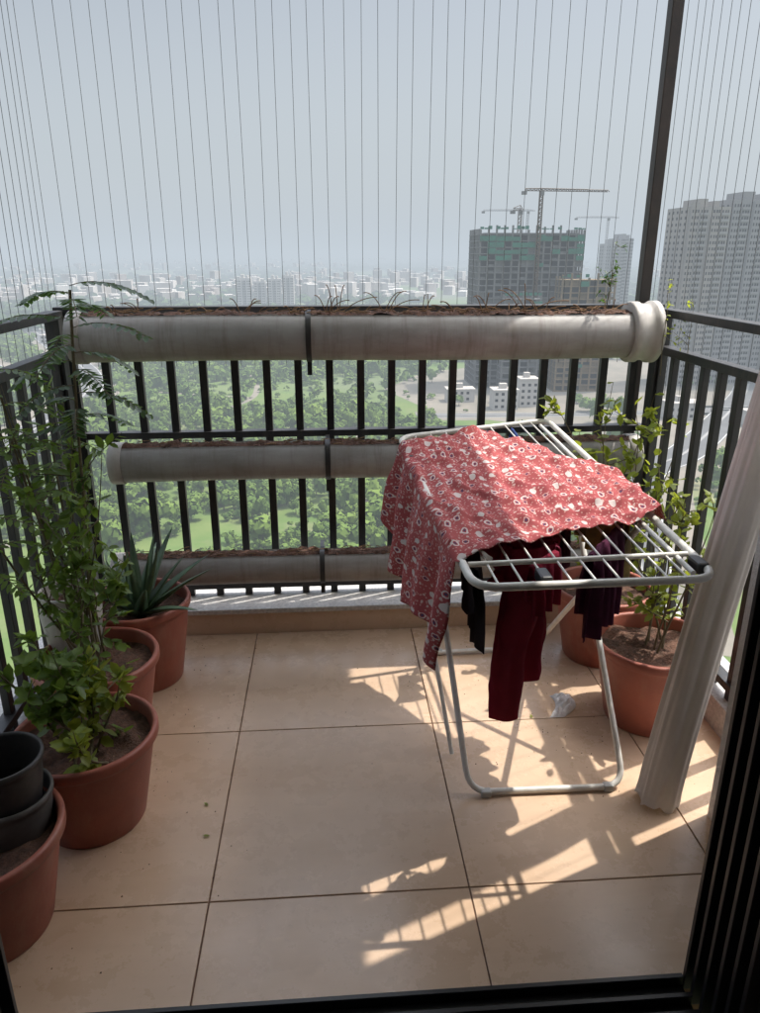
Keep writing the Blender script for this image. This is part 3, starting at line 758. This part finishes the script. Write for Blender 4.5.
def crane(x,y,z0,ztop,jl,jr,ang=0,peak=5,rad=.2,m=None):
    e=empty('tower_crane',(x,y,z0)); P=[]; hw=.8
    for sx in(-hw,hw):
        for sy in(-hw,hw): P.append([(x+sx,y+sy,z0),(x+sx,y+sy,ztop)])
    z=z0
    while z<ztop-2: P+= [[(x-hw,y-hw,z),(x+hw,y-hw,z+2)],[(x+hw,y-hw,z),(x+hw,y-hw,z+.01),(x+hw,y+hw,z+2)],[(x-hw,y-hw,z+2),(x+hw,y-hw,z+2)]]; z+=2
    c,s=math.cos(ang),math.sin(ang)
    def J(d,h): return (x+c*d,y+s*d,ztop+h)
    P+=[[J(-jl,0),J(jr,0)],[J(-jl,1.0),J(jr,.8)],[J(0,0),J(0,peak)],[J(0,peak),J(jr*.7,1)],[J(0,peak),J(-jl,1)]]
    d=-jl
    while d<jr: P.append([J(d,0),J(d+1,.9),J(d+2,0)]); d+=2
    tubes('lattice',P,rad,m or M_steel,e,res=0)
    mb=MB(); mb.box(x-c*jl-1.2,x-c*jl+1.2,y-1,y+1,ztop-1.8,ztop-.2); mb.box(x-1.0,x+1.0,y-2.0,y-1,ztop-2.2,ztop-.2); mb.obj('counterweight_and_cab',M_conc,e)
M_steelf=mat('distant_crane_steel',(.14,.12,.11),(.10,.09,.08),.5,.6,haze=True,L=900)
crane(110.5,398,GZ,31,9,36,.1,1.2,.22)
crane(103.5,412,10,22.5,4,1.5,.1,2.5,.16)
crane(170,650,-30,34,38,6,.0,1.5,.18,M_steelf)
crane(258,700,-30,31,30,10,.0,1.5,.18,M_steelf)
def res_tower(name,x0,x1,y0,y1,top,mw,seed,strips=4):
    e=empty(name,((x0+x1)/2,(y0+y1)/2,GZ)); fh=3.1; n=int((top-GZ)/fh); mb=MB(); mb.box(x0,x1,y0,y1,GZ,top)
    wd=(x1-x0)/strips
    for k in range(strips):
        if k%2==0: mb.box(x0+k*wd+wd*.15,x0+k*wd+wd*.85,y0-2,y0-.01,GZ,top+random.uniform(-6,3))
    mb.box(x0+(x1-x0)*.3,x0+(x1-x0)*.5,y0+3,y1-3,top,top+4); mb.box(x0+(x1-x0)*.65,x0+(x1-x0)*.78,y0+3,y1-3,top,top+3)
    mb.obj('walls',mw,e); mb=MB(); mb2=MB()
    for i in range(n):
        z=GZ+i*fh
        for k in range(strips):
            yy=y0-2 if k%2==0 else y0
            for q in (.22,.5,.72):
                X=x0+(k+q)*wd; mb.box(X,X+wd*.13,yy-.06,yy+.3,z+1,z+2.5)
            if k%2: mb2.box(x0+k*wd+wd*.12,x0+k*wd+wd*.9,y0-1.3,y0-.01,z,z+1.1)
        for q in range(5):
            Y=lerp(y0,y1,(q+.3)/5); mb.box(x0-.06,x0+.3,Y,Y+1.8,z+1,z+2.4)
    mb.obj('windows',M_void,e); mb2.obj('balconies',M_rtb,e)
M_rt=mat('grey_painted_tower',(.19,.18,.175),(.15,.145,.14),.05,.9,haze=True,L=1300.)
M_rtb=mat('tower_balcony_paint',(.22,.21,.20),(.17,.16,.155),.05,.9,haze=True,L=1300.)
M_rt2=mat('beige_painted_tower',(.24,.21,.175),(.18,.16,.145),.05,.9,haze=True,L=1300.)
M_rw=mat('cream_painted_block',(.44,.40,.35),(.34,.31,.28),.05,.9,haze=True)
res_tower('residential_tower',190,213,400,425,24,M_rt2,1,4)
res_tower('residential_tower',215,244,405,430,28,M_rt,2,5)
res_tower('residential_tower',246,275,400,430,22,M_rt2,3,5)
res_tower('residential_tower',263,276,700,730,9,M_rt,4,3)
res_tower('residential_tower',279,292,720,750,14,M_rt,5,3)
for (a,b,t) in ((-117,-98,-30),(-95,-80,-34),(-77,-60,-31),(-58,-43,-27)): res_tower('apartment_block',a,b,1000,1020,t,M_rw,6,3)
for (x,y,sx,sy,h) in ((84,345,12,9,9),(97,352,9,9,13),(66,365,14,8,6),(160,318,16,9,7),(185,300,10,10,6),(235,430,20,12,10),(60,520,18,12,12),(40,560,14,12,15),(270,380,18,10,9),(-250,560,14,9,6),(-275,585,10,9,7),(-230,640,16,9,6),(-310,700,14,10,9),(-180,700,14,10,6)):
    e=empty('low_building',(x,y,GZ)); mb=MB(); mb.box(x-sx/2,x+sx/2,y-sy/2,y+sy/2,GZ,GZ+h); mb.box(x-sx/2-.3,x+sx/2+.3,y-sy/2-.3,y+sy/2+.3,GZ+h,GZ+h+.7); mb.box(x-sx*.2,x+sx*.1,y-1,y+2,GZ+h+.7,GZ+h+3); mb.obj('walls',M_rw,e)
    mb=MB()
    for i in range(int(h/3)):
        for k in range(int(sx/3)): mb.box(x-sx/2+.8+k*3,x-sx/2+2.2+k*3,y-sy/2-.05,y-sy/2+.2,GZ+i*3+1,GZ+i*3+2.3)
    if mb.v: mb.obj('windows',M_void,e)
